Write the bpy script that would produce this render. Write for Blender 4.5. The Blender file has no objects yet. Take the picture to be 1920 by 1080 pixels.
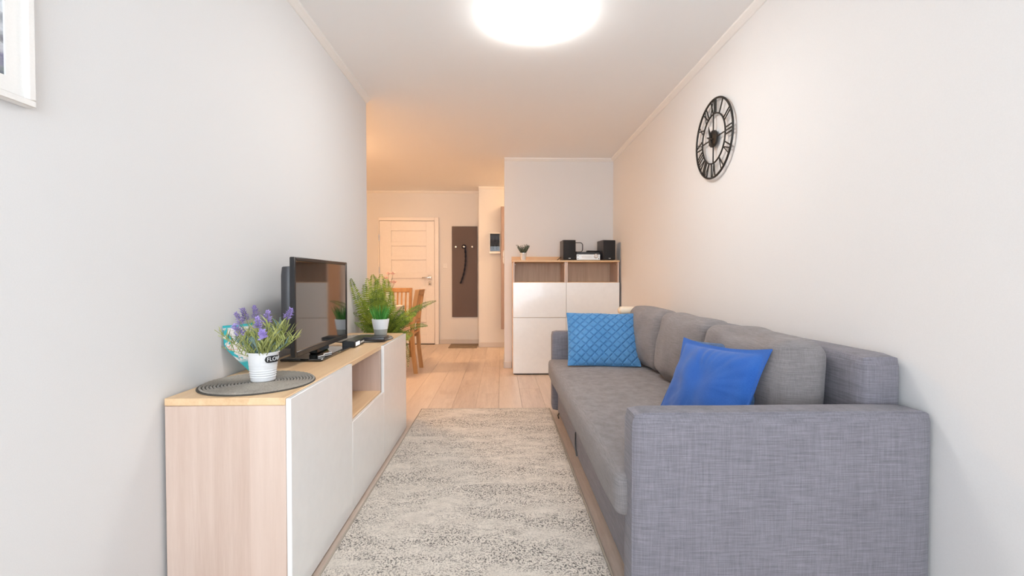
import bpy, bmesh, math, random
from mathutils import Vector, Matrix, noise as mnoise
R = math.radians
random.seed(7)
scene = bpy.context.scene
COL = scene.collection

# ------------------------------------------------------------------ camera
F = 853.33                                   # focal length in pixels of a 1920 wide frame (16 mm on 36 mm)
cam_d = bpy.data.cameras.new('camera'); cam_d.lens = 16.0; cam_d.sensor_width = 36.0
cam_d.clip_start = 0.02
cam = bpy.data.objects.new('camera', cam_d); COL.objects.link(cam)
cam.location = (0, 0, 1.05)
cam.rotation_euler = (R(90) - math.atan(16 / F), 0, -math.atan(20.5 / F))
scene.camera = cam

# ------------------------------------------------------------------ world, light, exposure
scene.view_settings.view_transform = 'Standard'
scene.view_settings.look = 'None'
scene.view_settings.gamma = 1.0
scene.view_settings.use_curve_mapping = False
scene.view_settings.exposure = 0.45
w = bpy.data.worlds.new('overcast_sky'); scene.world = w; w.use_nodes = True
wb = w.node_tree.nodes['Background']
wb.inputs[0].default_value = (0.80, 0.90, 1.0, 1); wb.inputs[1].default_value = 7.8
WIN = (-0.95, 1.2, 0.2, 2.3)                 # window opening behind the camera: x0 x1 z0 z1
WIN_Y = -2.4
pd = bpy.data.lights.new('window_portal', 'AREA'); pd.shape = 'RECTANGLE'
pd.size = WIN[1] - WIN[0]; pd.size_y = WIN[3] - WIN[2]; pd.cycles.is_portal = True
po = bpy.data.objects.new('window_portal', pd); COL.objects.link(po)
po.location = ((WIN[0] + WIN[1]) / 2, WIN_Y - 0.16, (WIN[2] + WIN[3]) / 2)
po.rotation_euler = (R(90), 0, 0)            # emits towards +Y
LAMP_ROOM = 20.0                              # emission of the three ceiling lamps
LAMP_HALL = 50.0
LAMP_KITCHEN = 115.0
scene.cycles.use_denoising = True
scene.cycles.max_bounces = 10
scene.cycles.diffuse_bounces = 6
scene.cycles.caustics_reflective = False
scene.cycles.caustics_refractive = False
scene.cycles.sample_clamp_indirect = 8.0

# ------------------------------------------------------------------ materials
def srgb(r, g, b):
    f = lambda c: (c / 255) / 12.92 if c / 255 <= 0.04045 else ((c / 255 + 0.055) / 1.055) ** 2.4
    return (f(r), f(g), f(b), 1)

class Nodes:
    def __init__(s, name):
        s.m = bpy.data.materials.new(name); s.m.use_nodes = True
        s.t = s.m.node_tree; s.n = s.t.nodes; s.b = s.n['Principled BSDF']
    def new(s, typ, **kw):
        nd = s.n.new(typ)
        for k, v in kw.items():
            if k in nd.inputs: nd.inputs[k].default_value = v
            else: setattr(nd, k, v)
        return nd
    def link(s, a, b): s.t.links.new(a, b)
    def coords(s, scale=(1, 1, 1), kind='Object', jitter=False):
        tc = s.new('ShaderNodeTexCoord'); mp = s.new('ShaderNodeMapping'); mp.inputs['Scale'].default_value = scale
        if jitter:
            oi = s.new('ShaderNodeObjectInfo'); va = s.new('ShaderNodeVectorMath', operation='SCALE')
            cb = s.new('ShaderNodeCombineXYZ')
            mu = s.new('ShaderNodeMath', operation='MULTIPLY'); mu.inputs[1].default_value = 37.0
            s.link(oi.outputs['Random'], mu.inputs[0])
            for i in range(3): s.link(mu.outputs[0], cb.inputs[i])
            ad = s.new('ShaderNodeVectorMath', operation='ADD')
            s.link(tc.outputs[kind], ad.inputs[0]); s.link(cb.outputs[0], ad.inputs[1])
            s.link(ad.outputs[0], mp.inputs['Vector'])
        else:
            s.link(tc.outputs[kind], mp.inputs['Vector'])
        return mp.outputs[0]
    def noise(s, vec, scale, detail=3, rough=0.55):
        nd = s.new('ShaderNodeTexNoise'); nd.inputs['Scale'].default_value = scale
        nd.inputs['Detail'].default_value = detail; nd.inputs['Roughness'].default_value = rough
        s.link(vec, nd.inputs['Vector']); return nd.outputs['Fac']
    def ramp(s, fac, stops):
        nd = s.new('ShaderNodeValToRGB'); e = nd.color_ramp.elements
        while len(e) < len(stops): e.new(0.5)
        for i, (p, c) in enumerate(stops): e[i].position = p; e[i].color = c if len(c) == 4 else (*c, 1)
        s.link(fac, nd.inputs[0]); return nd.outputs[0]
    def mix(s, fac, a, b, mode='MIX'):
        nd = s.new('ShaderNodeMix'); nd.data_type = 'RGBA'; nd.blend_type = mode
        for v, i in ((fac, 0), (a, 6), (b, 7)):
            if hasattr(v, 'links'): s.link(v, nd.inputs[i])
            else: nd.inputs[i].default_value = v
        return nd.outputs[2]
    def bump(s, h, strength, dist=0.002):
        nd = s.new('ShaderNodeBump'); nd.inputs['Strength'].default_value = strength
        nd.inputs['Distance'].default_value = dist
        s.link(h, nd.inputs['Height']); s.link(nd.outputs[0], s.b.inputs['Normal'])
    def base(s, v):
        if hasattr(v, 'links'): s.link(v, s.b.inputs['Base Color'])
        else: s.b.inputs['Base Color'].default_value = v

def plain(name, col, rough=0.5, metal=0.0, bump=0.0, bscale=200, coat=0.0, spec=0.5):
    k = Nodes(name); v = k.coords()
    n = k.noise(v, bscale, 2)
    c2 = tuple(c * 0.93 for c in col[:3]) + (1,)
    k.base(k.mix(n, c2, col))
    k.b.inputs['Roughness'].default_value = rough; k.b.inputs['Metallic'].default_value = metal
    k.b.inputs['Coat Weight'].default_value = coat; k.b.inputs['Coat Roughness'].default_value = 0.04
    k.b.inputs['Specular IOR Level'].default_value = spec
    if bump: k.bump(n, bump)
    return k.m

def wood(name, axis, light, dark, rough=0.45, band=9.0, jitter=True, contrast=1.0):
    """oak decor: grain along axis, broad staves of slightly different tone"""
    k = Nodes(name)
    sc = [1, 1, 1]; sc[axis] = 0.045
    v = k.coords(tuple(sc), jitter=jitter)
    fine = k.noise(v, 230, 4, 0.6)
    mid = k.noise(v, 30, 4, 0.6)
    sc2 = [1, 1, 1]; sc2[axis] = 0.0
    v2 = k.coords(tuple(sc2), jitter=jitter)
    vo = k.new('ShaderNodeTexVoronoi'); vo.inputs['Scale'].default_value = band; k.link(v2, vo.inputs['Vector'])
    sep = k.new('ShaderNodeSeparateColor'); k.link(vo.outputs['Color'], sep.inputs[0])
    c = k.ramp(mid, [(0.3, dark), (0.7, light)])
    c = k.mix(0.22 * contrast, c, k.ramp(fine, [(0.35, dark), (0.6, light)]))
    lt = tuple(min(1, x * 1.06) for x in light[:3]) + (1,)
    c = k.mix(k.ramp(sep.outputs[0], [(0.0, (0.0, 0.0, 0.0)), (1.0, (0.5, 0.5, 0.5))]), c, lt)
    k.base(c); k.b.inputs['Roughness'].default_value = rough
    k.bump(fine, 0.08, 0.001)
    return k.m

def weave(name, c_lo, c_hi, scale=1.0, rough=0.95):
    """coarse two-tone linen weave: streaks along the horizontals and the vertical"""
    k = Nodes(name)
    a = k.noise(k.coords((0.035, 0.035, 1.0)), 300 * scale, 4, 0.7)
    b = k.noise(k.coords((1.0, 1.0, 0.05)), 260 * scale, 3, 0.65)
    fine = k.noise(k.coords(), 900 * scale, 2)
    big = k.noise(k.coords(), 4, 3)
    c = k.mix(0.36, k.ramp(a, [(0.36, c_lo), (0.64, c_hi)]), k.ramp(b, [(0.36, c_lo), (0.64, c_hi)]))
    c = k.mix(0.25, c, k.ramp(fine, [(0.3, c_lo), (0.7, c_hi)]))
    c = k.mix(k.ramp(big, [(0.35, (0.12,) * 3), (0.65, (0.0,) * 3)]), c, c_lo)
    k.base(c); k.b.inputs['Roughness'].default_value = rough
    k.b.inputs['Specular IOR Level'].default_value = 0.15
    k.b.inputs['Sheen Weight'].default_value = 0.15
    k.bump(fine, 0.35, 0.002)
    return k.m

def emitter(name, col, strength):
    k = Nodes(name)
    k.base((0.9, 0.9, 0.9, 1)); k.b.inputs['Emission Color'].default_value = (*col, 1)
    k.b.inputs['Emission Strength'].default_value = strength
    return k.m

def glass(name, tint=(1, 1, 1), gloss=0.1):
    k = Nodes(name)
    t = k.new('ShaderNodeBsdfTransparent'); t.inputs[0].default_value = (*tint, 1)
    g = k.new('ShaderNodeBsdfGlossy'); g.inputs['Roughness'].default_value = 0.02
    m = k.new('ShaderNodeMixShader'); m.inputs[0].default_value = gloss
    k.link(t.outputs[0], m.inputs[1]); k.link(g.outputs[0], m.inputs[2])
    k.link(m.outputs[0], k.n['Material Output'].inputs[0])
    return k.m

WALL_COL = (0.765, 0.76, 0.755, 1)
M = {}
M['wall'] = plain('wall_paint', WALL_COL, 0.9, bump=0.03, bscale=350, spec=0.2)
M['ceil'] = plain('ceiling_paint', (0.935, 0.93, 0.92, 1), 0.9, bump=0.02, bscale=300, spec=0.2)
M['trim'] = plain('white_trim', (0.86, 0.84, 0.81, 1), 0.5)
M['skirt'] = plain('grey_white_skirting', (0.62, 0.58, 0.55, 1), 0.4)
M['oak_y'] = wood('oak_along', 1, srgb(236, 204, 164), srgb(212, 172, 128), 0.42)
M['oak_x'] = wood('oak_across', 0, srgb(226, 190, 146), srgb(196, 152, 106), 0.42)
M['oak_z'] = wood('oak_upright', 2, srgb(216, 194, 180), srgb(198, 172, 156), 0.45)
M['oak_dull'] = wood('oak_niche', 2, srgb(214, 186, 158), srgb(186, 152, 124), 0.5)
M['gloss'] = plain('white_lacquer', (0.92, 0.915, 0.90, 1), 0.2, coat=0.35, bscale=20)
M['gap'] = plain('dark_gap', (0.03, 0.027, 0.025, 1), 0.8)
M['black'] = plain('black_plastic', (0.018, 0.017, 0.018, 1), 0.28)
M['blackmat'] = plain('black_grille', (0.016, 0.015, 0.016, 1), 0.75, bump=0.3, bscale=900)
M['charcoal'] = plain('charcoal_plastic', (0.05, 0.048, 0.052, 1), 0.4)
M['blackgloss'] = plain('black_gloss', (0.008, 0.008, 0.008, 1), 0.06, coat=1.0)
M['chrome'] = plain('chrome', (0.75, 0.75, 0.75, 1), 0.18, metal=1.0)
M['silver'] = plain('silver_front', (0.82, 0.82, 0.80, 1), 0.35, metal=0.35)
M['whiteplastic'] = plain('white_plastic', (0.82, 0.82, 0.81, 1), 0.4)
M['ceramic'] = plain('white_pot', (0.84, 0.84, 0.84, 1), 0.35)
M['iron'] = plain('dark_iron', (0.022, 0.019, 0.016, 1), 0.45, metal=0.4)
M['door'] = plain('door_white', (0.83, 0.80, 0.78, 1), 0.4, bscale=30)
M['rack'] = plain('brown_board', srgb(97, 80, 74), 0.55, bscale=60)
M['navy'] = plain('navy_cloth', (0.008, 0.010, 0.022, 1), 0.8)
M['mauve'] = plain('mirror_board', srgb(172, 152, 146), 0.5, bscale=40)
M['mat'] = plain('doormat_fibre', srgb(140, 124, 106), 0.95, bump=0.6, bscale=500)
M['chairwood'] = wood('honey_wood', 2, srgb(192, 148, 98), srgb(160, 112, 64), 0.4)
M['soil'] = plain('soil', (0.03, 0.022, 0.016, 1), 0.95, bump=0.5, bscale=150)
M['linen'] = plain('white_cloth', (0.80, 0.77, 0.76, 1), 0.9, bump=0.2, bscale=400)
M['cream'] = plain('cream_blanket', srgb(238, 222, 200), 0.95, bump=0.4, bscale=500)
M['pink'] = plain('pink_petal', srgb(234, 204, 198), 0.7)
M['greypot'] = plain('grey_pot', srgb(150, 152, 150), 0.5)
M['sofa'] = weave('grey_linen', srgb(98, 96, 102), srgb(146, 142, 150))
M['sofaseat'] = weave('grey_linen_warm_lit', srgb(108, 103, 103), srgb(152, 146, 146), 1.6)  # same fabric as the arms, with the warmer light on the cushions tinted in

def green(name, a, b, rough=0.5):
    k = Nodes(name); v = k.coords(jitter=True)
    k.base(k.ramp(k.noise(v, 25, 2), [(0.3, a), (0.7, b)])); k.b.inputs['Roughness'].default_value = rough
    tr = k.b.inputs['Subsurface Weight']; tr.default_value = 0.0
    return k.m
M['fern'] = green('fern_leaf', srgb(70, 98, 16), srgb(170, 184, 66))
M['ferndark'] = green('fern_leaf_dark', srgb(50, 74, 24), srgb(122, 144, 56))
M['grass'] = green('grass_leaf', srgb(40, 125, 40), srgb(105, 180, 80))
M['sage'] = green('lavender_leaf', srgb(116, 128, 60), srgb(190, 194, 122), 0.7)
M['bluegreen'] = green('lavender_leaf_blue', srgb(92, 122, 118), srgb(146, 168, 160), 0.7)
M['purple'] = green('lavender_flower', srgb(136, 116, 190), srgb(186, 168, 226), 0.7)
M['dustygreen'] = green('dusty_leaf', srgb(58, 66, 44), srgb(120, 128, 110), 0.7)

def floor_mat():
    k = Nodes('floor_laminate')
    v = k.coords((1, 0.07, 1), jitter=True)
    fine = k.noise(v, 120, 5, 0.65); mid = k.noise(v, 16, 4, 0.6)
    kn = k.noise(k.coords((1, 0.35, 1), jitter=True), 7, 3, 0.6)
    lo, hi = srgb(180, 161, 148), srgb(216, 200, 186)
    c = k.ramp(mid, [(0.3, lo), (0.7, hi)])
    c = k.mix(0.4, c, k.ramp(fine, [(0.35, lo), (0.62, hi)]))
    c = k.mix(k.ramp(kn, [(0.62, (0, 0, 0)), (0.74, (0.45,) * 3)]), c, srgb(150, 120, 102))
    oi = k.new('ShaderNodeObjectInfo')
    c = k.mix(k.ramp(oi.outputs['Random'], [(0, (0.0,) * 3), (1, (0.5,) * 3)]), c, srgb(222, 208, 194))
    k.base(c); k.b.inputs['Roughness'].default_value = 0.36
    k.bump(fine, 0.06, 0.001)
    return k.m
M['floor'] = floor_mat()

def rug_mat():
    k = Nodes('rug_pile')
    big = k.noise(k.coords((0.55, 1.6, 1)), 4.2, 5, 0.68)
    blot = k.noise(k.coords((0.9, 1.5, 1)), 16, 4, 0.7)
    sp = k.noise(k.coords(), 150, 2, 0.75)
    sp2 = k.noise(k.coords(), 210, 2, 0.7)
    cream_, taupe, dark = srgb(222, 214, 203), srgb(196, 188, 178), srgb(92, 88, 86)
    c = k.mix(k.ramp(blot, [(0.35, (0, 0, 0)), (0.7, (0.8,) * 3)]), cream_, taupe)
    ma = k.new('ShaderNodeMath', operation='MULTIPLY')
    mask = k.ramp(big, [(0.38, (0.12,) * 3), (0.56, (1, 1, 1))])
    dots = k.ramp(sp, [(0.50, (0, 0, 0)), (0.58, (1, 1, 1))])
    k.link(mask, ma.inputs[0]); k.link(dots, ma.inputs[1])
    c = k.mix(ma.outputs[0], c, dark)
    mb = k.new('ShaderNodeMath', operation='MULTIPLY'); mb.inputs[1].default_value = 0.35
    k.link(k.ramp(sp2, [(0.52, (0, 0, 0)), (0.66, (1, 1, 1))]), mb.inputs[0])
    c = k.mix(mb.outputs[0], c, srgb(150, 142, 132))
    k.base(c); k.b.inputs['Roughness'].default_value = 1.0; k.b.inputs['Specular IOR Level'].default_value = 0.05
    k.bump(sp, 0.6, 0.004)
    return k.m
M['rug'] = rug_mat()
M['rugedge'] = plain('rug_binding', srgb(176, 166, 152), 0.95, bump=0.5, bscale=400)

def cloth(name, a, b, scale=300, rough=0.9, sheen=0.2):
    k = Nodes(name); v = k.coords()
    n = k.noise(v, scale, 3, 0.6); g = k.noise(v, 6, 3)
    c = k.mix(0.5, k.ramp(n, [(0.3, a), (0.7, b)]), k.ramp(g, [(0.3, a), (0.7, b)]))
    k.base(c); k.b.inputs['Roughness'].default_value = rough; k.b.inputs['Sheen Weight'].default_value = sheen
    k.b.inputs['Specular IOR Level'].default_value = 0.2
    k.bump(n, 0.3, 0.001)
    return k.m
M['royal'] = cloth('royal_blue_cloth', srgb(36, 80, 156), srgb(54, 104, 180))
M['sky'] = cloth('sky_blue_quilt', srgb(66, 122, 172), srgb(96, 148, 194))
M['denim'] = cloth('denim_blue', srgb(44, 70, 112), srgb(96, 124, 158), 160)
M['matweave'] = cloth('woven_mat', srgb(118, 112, 104), srgb(178, 170, 158), 300)
M['matdark'] = plain('mat_ground', srgb(84, 80, 74), .95)
M['pinkcush'] = cloth('pink_seat_cloth', srgb(196, 150, 140), srgb(228, 190, 180), 90)

# ------------------------------------------------------------------ mesh tools (all coordinates are world coordinates)
def root_of(o):
    while o.parent: o = o.parent
    return o

class MB:
    def __init__(s): s.v = []; s.f = []
    def add(s, vs, fs, mtx=None):
        b = len(s.v)
        s.v += [tuple(mtx @ Vector(p)) if mtx else tuple(p) for p in vs]
        s.f += [tuple(i + b for i in f) for f in fs]; return s
    def box(s, x0, x1, y0, y1, z0, z1, bev=0.0, seg=1, mtx=None):
        bm = bmesh.new(); bmesh.ops.create_cube(bm, size=1)
        for q in bm.verts:
            q.co = Vector(((x0 + x1) / 2 + q.co.x * (x1 - x0), (y0 + y1) / 2 + q.co.y * (y1 - y0), (z0 + z1) / 2 + q.co.z * (z1 - z0)))
        if bev: bmesh.ops.bevel(bm, geom=list(bm.edges), offset=bev, segments=seg, profile=0.5, affect='EDGES')
        bm.verts.index_update()
        s.add([q.co.copy() for q in bm.verts], [[q.index for q in f.verts] for f in bm.faces], mtx); bm.free(); return s
    def tube(s, path, r, n=8, closed=False, caps=True):
        P = [Vector(p) for p in path]; m = len(P); rings = []
        rr = r if isinstance(r, (list, tuple)) else [r] * m
        up = None
        for i in range(m):
            a = P[(i - 1) % m] if closed or i > 0 else P[i]
            c = P[(i + 1) % m] if closed or i < m - 1 else P[i]
            t = (c - a).normalized()
            if up is None:
                up = Vector((0, 0, 1)) if abs(t.z) < 0.9 else Vector((1, 0, 0))
            sd = t.cross(up).normalized(); up = sd.cross(t).normalized()
            rings.append([P[i] + (sd * math.cos(2 * math.pi * j / n) + up * math.sin(2 * math.pi * j / n)) * rr[i] for j in range(n)])
        vs = [p for q in rings for p in q]; fs = []
        for i in range(m if closed else m - 1):
            k = (i + 1) % m
            for j in range(n):
                fs.append((i * n + j, i * n + (j + 1) % n, k * n + (j + 1) % n, k * n + j))
        if caps and not closed:
            fs.append(tuple(range(n))[::-1]); fs.append(tuple((m - 1) * n + j for j in range(n)))
        return s.add(vs, fs)
    def lathe(s, c, prof, n=32, mtx=None):
        vs = []; fs = []
        for r, z in prof:
            for j in range(n):
                a = 2 * math.pi * j / n
                vs.append((c[0] + r * math.cos(a), c[1] + r * math.sin(a), c[2] + z))
        for i in range(len(prof) - 1):
            for j in range(n):
                fs.append((i * n + j, i * n + (j + 1) % n, (i + 1) * n + (j + 1) % n, (i + 1) * n + j))
        if prof[0][0] > 1e-6: fs.append(tuple(range(n))[::-1])
        if prof[-1][0] > 1e-6: fs.append(tuple((len(prof) - 1) * n + j for j in range(n)))
        return s.add(vs, fs, mtx)
    def build(s, name, mat, parent=None, smooth=40, label=None, cat=None, group=None, kind=None, rec=True):
        me = bpy.data.meshes.new(name)
        if parent is not None: org = Vector(root_of(parent)['_o'])
        else:
            lo = [min(p[i] for p in s.v) for i in range(3)]; hi = [max(p[i] for p in s.v) for i in range(3)]
            org = Vector(((lo[0] + hi[0]) / 2, (lo[1] + hi[1]) / 2, lo[2]))
        me.from_pydata([tuple(Vector(p) - org) for p in s.v], [], s.f)
        if rec:
            bm = bmesh.new(); bm.from_mesh(me); bmesh.ops.recalc_face_normals(bm, faces=bm.faces); bm.to_mesh(me); bm.free()
        if smooth:
            me.polygons.foreach_set('use_smooth', [True] * len(me.polygons)); me.set_sharp_from_angle(angle=R(smooth))
        me.materials.append(M[mat] if isinstance(mat, str) else mat)
        o = bpy.data.objects.new(name, me); COL.objects.link(o)
        if parent is not None: o.parent = parent
        else: o.location = org; o['_o'] = tuple(org)
        tag(o, label, cat, group, kind); return o

def tag(o, label=None, cat=None, group=None, kind=None):
    if label: o['label'] = label
    if cat: o['category'] = cat
    if group: o['group'] = group
    if kind: o['kind'] = kind
    return o
def thing(name, loc, label, cat, group=None, kind=None):
    o = bpy.data.objects.new(name, None); COL.objects.link(o); o.location = loc; o['_o'] = tuple(loc)
    o.empty_display_size = 0.05
    return tag(o, label, cat, group, kind)
def box(name, x0, x1, y0, y1, z0, z1, mat, parent=None, bev=0.002, **kw):
    return MB().box(x0, x1, y0, y1, z0, z1, bev).build(name, mat, parent, **kw)
def px(x, y, Y):                                # a photo pixel at depth Y (used only to read positions off the photo)
    return Vector(((x - 939.5) * Y / F, Y, 1.05 - (y - 524) * Y / F))

def soft_box(x0, x1, y0, y1, z0, z1, r=0.04, n=(14, 14, 14), bulge=(0, 0, 0), wrinkle=0.0, seed=0, wscale=6.0, mtx=None, mb=None):
    """box with big rounded edges, cushioned faces and slight wrinkles"""
    bm = bmesh.new(); idx = {}
    nx, ny, nz = n; vs = []; fs = []
    def vid(i, j, k):
        key = (i, j, k)
        if key not in idx: idx[key] = len(vs); vs.append((i / nx * 2 - 1, j / ny * 2 - 1, k / nz * 2 - 1))
        return idx[key]
    for a, (na, nb) in ((2, (nx, ny)), (1, (nx, nz)), (0, (ny, nz))):
        for side in (0, 1):
            for i in range(na):
                for j in range(nb):
                    def c(p, q):
                        if a == 2: return vid(p, q, nz * side)
                        if a == 1: return vid(p, ny * side, q)
                        return vid(nx * side, p, q)
                    fs.append((c(i, j), c(i + 1, j), c(i + 1, j + 1), c(i, j + 1)))
    h = Vector(((x1 - x0) / 2, (y1 - y0) / 2, (z1 - z0) / 2)); ce = Vector(((x0 + x1) / 2, (y0 + y1) / 2, (z0 + z1) / 2))
    out = []
    for u in vs:
        p = Vector((u[0] * h.x, u[1] * h.y, u[2] * h.z))
        q = Vector([max(-h[i] + r, min(h[i] - r, p[i])) for i in range(3)])
        d = p - q
        if d.length > 1e-9: p = q + d.normalized() * r if sum(abs(x) > 1e-9 for x in d) > 0 else p
        for i in range(3):
            o1, o2 = [k for k in range(3) if k != i]
            p[i] += bulge[i] * u[i] * (1 - u[o1] ** 2) * (1 - u[o2] ** 2)
        if wrinkle:
            nv = mnoise.noise_vector((p + ce) * wscale + Vector((seed * 7.3, seed * 3.1, 0)))
            p += nv * wrinkle
        out.append(p + ce)
    (mb or MB()).add([], [])
    m = mb or MB(); m.add(out, fs, mtx); return m

def frame(origin, xa, ya):
    xa = Vector(xa).normalized(); ya = Vector(ya); ya = (ya - xa * ya.dot(xa)).normalized(); za = xa.cross(ya)
    return Matrix(((xa.x, ya.x, za.x, origin[0]), (xa.y, ya.y, za.y, origin[1]), (xa.z, ya.z, za.z, origin[2]), (0, 0, 0, 1)))

def pillow_mesh(wd, ht, t, mtx, n=44, flange=0.0, pull=0.05, quilt=0.0, cells=9, wrinkle=0.0, seed=0, top=0.0):
    vs = []; fs = []
    for side in (1, -1):
        b = len(vs)
        for j in range(n + 1):
            for i in range(n + 1):
                u = i / n * 2 - 1; v = j / n * 2 - 1
                fu = 1 - flange / (wd / 2); fv = 1 - flange / (ht / 2)
                uu = min(1, abs(u) / fu); vv = min(1, abs(v) / fv)
                z = t / 2 * ((1 - uu ** 2.4) * (1 - vv ** 2.4)) ** 0.55
                x = wd / 2 * u * (1 - pull * (1 - v * v) * abs(u) ** 3); y = ht / 2 * v * (1 - pull * (1 - u * u) * abs(v) ** 3)
                if quilt:
                    q = min(abs(math.sin(math.pi * cells * (x * 1.0 + y) / wd)), abs(math.sin(math.pi * cells * (x - y) / wd)))
                    z += quilt * ((1 - math.exp(-(q / .24) ** 2)) - .6) * min(1, z / (t * .15))
                if wrinkle:
                    e = max(uu, vv); z += wrinkle * mnoise.noise(Vector((x * 9, y * 9, seed + side))) * (1 - e ** 6)
                    z += wrinkle * 0.7 * mnoise.noise(Vector((math.atan2(y, x) * 5, seed * 2.0, side))) * e ** 2 * (1 - e ** 8)
                z = max(z, 0.003)
                dz = 0.012 * mnoise.noise(Vector((x * 7, y * 7, seed + 5.0))) * max(uu, vv) ** 4 if (flange or wrinkle) else 0
                vs.append((x, y, side * z + dz))
        for j in range(n):
            for i in range(n):
                a = b + j * (n + 1) + i
                q = (a, a + 1, a + n + 2, a + n + 1)
                fs.append(q if side == 1 else q[::-1])
    N = (n + 1) ** 2
    ring = [i for i in range(n + 1)] + [(j * (n + 1) + n) for j in range(1, n + 1)] + [n * (n + 1) + i for i in range(n - 1, -1, -1)] + [j * (n + 1) for j in range(n - 1, 0, -1)]
    for k in range(len(ring)):
        a, c = ring[k], ring[(k + 1) % len(ring)]
        fs.append((c, a, a + N, c + N))
    return MB().add(vs, fs, mtx)

# ------------------------------------------------------------------ the setting
XL, XR, YB, YF, YH, H = -1.067, 1.327, 5.38, 7.42, 7.05, 2.475
YEND = 3.655                                  # where the left wall ends and the dining area opens
XP = 0.04                                     # left end of the partition behind the tall cabinets
fl = box('floor', -3.4, 1.43, -2.55, 7.5, -0.06, -0.012, 'gap', bev=0, label='light oak laminate plank floor of the whole flat', cat='floor', kind='structure')
PW, PL, G = 0.193, 1.285, 0.0012
full_me = None
row = 0
x = -3.3
cols = []
while x < XR: cols.append(x); x += PW
for ci, x0 in enumerate(cols):
    x1 = min(x0 + PW, XR)
    ystart = -2.4 if x0 > XL - 0.1 else YEND - 0.12
    y = ystart - ((ci * 0.43) % 1.0) * PL
    while y < YF:
        a, b_ = max(y, ystart), min(y + PL, YF); y += PL
        if b_ - a < 0.05: continue
        isfull = abs((b_ - a) - PL) < 1e-6 and abs((x1 - x0) - PW) < 1e-6
        if isfull and full_me is not None:
            o = bpy.data.objects.new('plank', full_me); COL.objects.link(o); o.parent = fl
        else:
            m = MB().box(-(x1 - x0) / 2 + G / 2, (x1 - x0) / 2 - G / 2, -(b_ - a) / 2 + G / 2, (b_ - a) / 2 - G / 2, -0.012, 0, 0.0008)
            me = bpy.data.meshes.new('plank'); me.from_pydata(m.v, [], m.f); me.materials.append(M['floor'])
            o = bpy.data.objects.new('plank', me); COL.objects.link(o); o.parent = fl
            if isfull: full_me = me
        o.location = Vector(((x0 + x1) / 2, (a + b_) / 2, 0)) - Vector(fl['_o'])
box('ceiling', -3.4, 1.43, -2.55, 7.5, H, H + 0.1, 'ceil', bev=0, label='smooth white ceiling over the living room and hall', cat='ceiling', kind='structure')
S = dict(kind='structure', cat='wall')
box('wall_left', XL - 0.12, XL, WIN_Y, YEND, 0, H, 'wall', bev=0, label='pale long wall beside the television sideboard', **S)
box('wall_right', XR, XR + 0.1, WIN_Y, 7.15, 0, H, 'wall', bev=0, label='pale long wall behind the grey sofa', **S)
box('wall_back', XP, XR, YB, 5.95, 0, H, 'wall', bev=0, label='beige partition wall behind the tall white cabinets', **S)
box('wall_far', -3.3, -0.345, YF, YF + 0.1, 0, H, 'wall', bev=0, label='warm beige end wall with the white entrance door', **S)
box('wall_hall', -0.345, XR, YH, YF + 0.1, 0, H, 'wall', bev=0, label='brightly lit hall wall that carries the fuse box', **S)
box('wall_kitchen', -3.4, -3.3, YEND - 0.12, YF + 0.1, 0, H, 'wall', bev=0, label='outer side wall of the dining area', **S)
box('wall_dining', -3.3, XL - 0.12, YEND - 0.12, YEND, 0, H, 'wall', bev=0, label='wall of the dining area back to back with the living room', **S)
wm = MB()
wx0, wx1, wz0, wz1 = WIN
wm.box(XL - 0.12, XR + 0.1, WIN_Y - 0.15, WIN_Y, 0, wz0); wm.box(XL - 0.12, XR + 0.1, WIN_Y - 0.15, WIN_Y, wz1, H)
wm.box(XL - 0.12, wx0, WIN_Y - 0.15, WIN_Y, wz0, wz1); wm.box(wx1, XR + 0.1, WIN_Y - 0.15, WIN_Y, wz0, wz1)
wm.build('wall_front', 'wall', None, smooth=0, label='window wall behind the viewer', **S)
win = thing('window_1', ((wx0 + wx1) / 2, WIN_Y - 0.08, wz0), 'large white framed balcony window behind the viewer', 'window', kind='structure')
fm = MB(); ya, yb = WIN_Y - 0.11, WIN_Y - 0.05
for a, b_, c, d in ((wx0, wx1, wz0, wz0 + .06), (wx0, wx1, wz1 - .06, wz1), (wx0, wx0 + .06, wz0 + .06, wz1 - .06), (wx1 - .06, wx1, wz0 + .06, wz1 - .06), (0.09, 0.16, wz0 + .06, wz1 - .06)):
    fm.box(a, b_, ya, yb, c, d, 0.004)
fm.build('window_frame', 'trim', win)
M['pane'] = glass('window_glass', (1, 1, 1), 0.04)
for a, b_ in ((wx0 + .06, .09), (.16, wx1 - .06)): box('pane', a, b_, WIN_Y - .085, WIN_Y - .08, wz0 + .06, wz1 - .06, 'pane', win, bev=0)

def cornice(n, p, q, nrm, label):
    """quarter-round white coving along p-q below the ceiling; nrm points into the room"""
    m = MB(); p = Vector(p); q = Vector(q); nrm = Vector(nrm); s = 0.034
    prof = [(0, 0), (s, 0), (s * .93, -.010), (s * .62, -s * .55), (s * .2, -s * .95), (0, -s)]
    vs = []
    for e in (p, q):
        for u, v in prof: vs.append(e + nrm * u + Vector((0, 0, v)))
    k = len(prof); fs = [(i, (i + 1) % k, (i + 1) % k + k, i + k) for i in range(k)] + [tuple(range(k)), tuple(range(k, 2 * k))]
    m.add(vs, fs); m.build('trim_%d' % n, 'trim', None, smooth=0, label=label, cat='coving', kind='structure')
cornice(1, (XL, WIN_Y, H), (XL, YEND, H), (1, 0, 0), 'white ceiling coving along the television wall')
cornice(2, (XR, WIN_Y, H), (XR, YB, H), (-1, 0, 0), 'white ceiling coving along the sofa wall')
cornice(3, (XP, YB, H), (XR, YB, H), (0, -1, 0), 'white ceiling coving above the tall cabinets')
cornice(4, (-3.3, YF, H), (-0.345, YF, H), (0, -1, 0), 'white ceiling coving above the entrance door')
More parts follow.
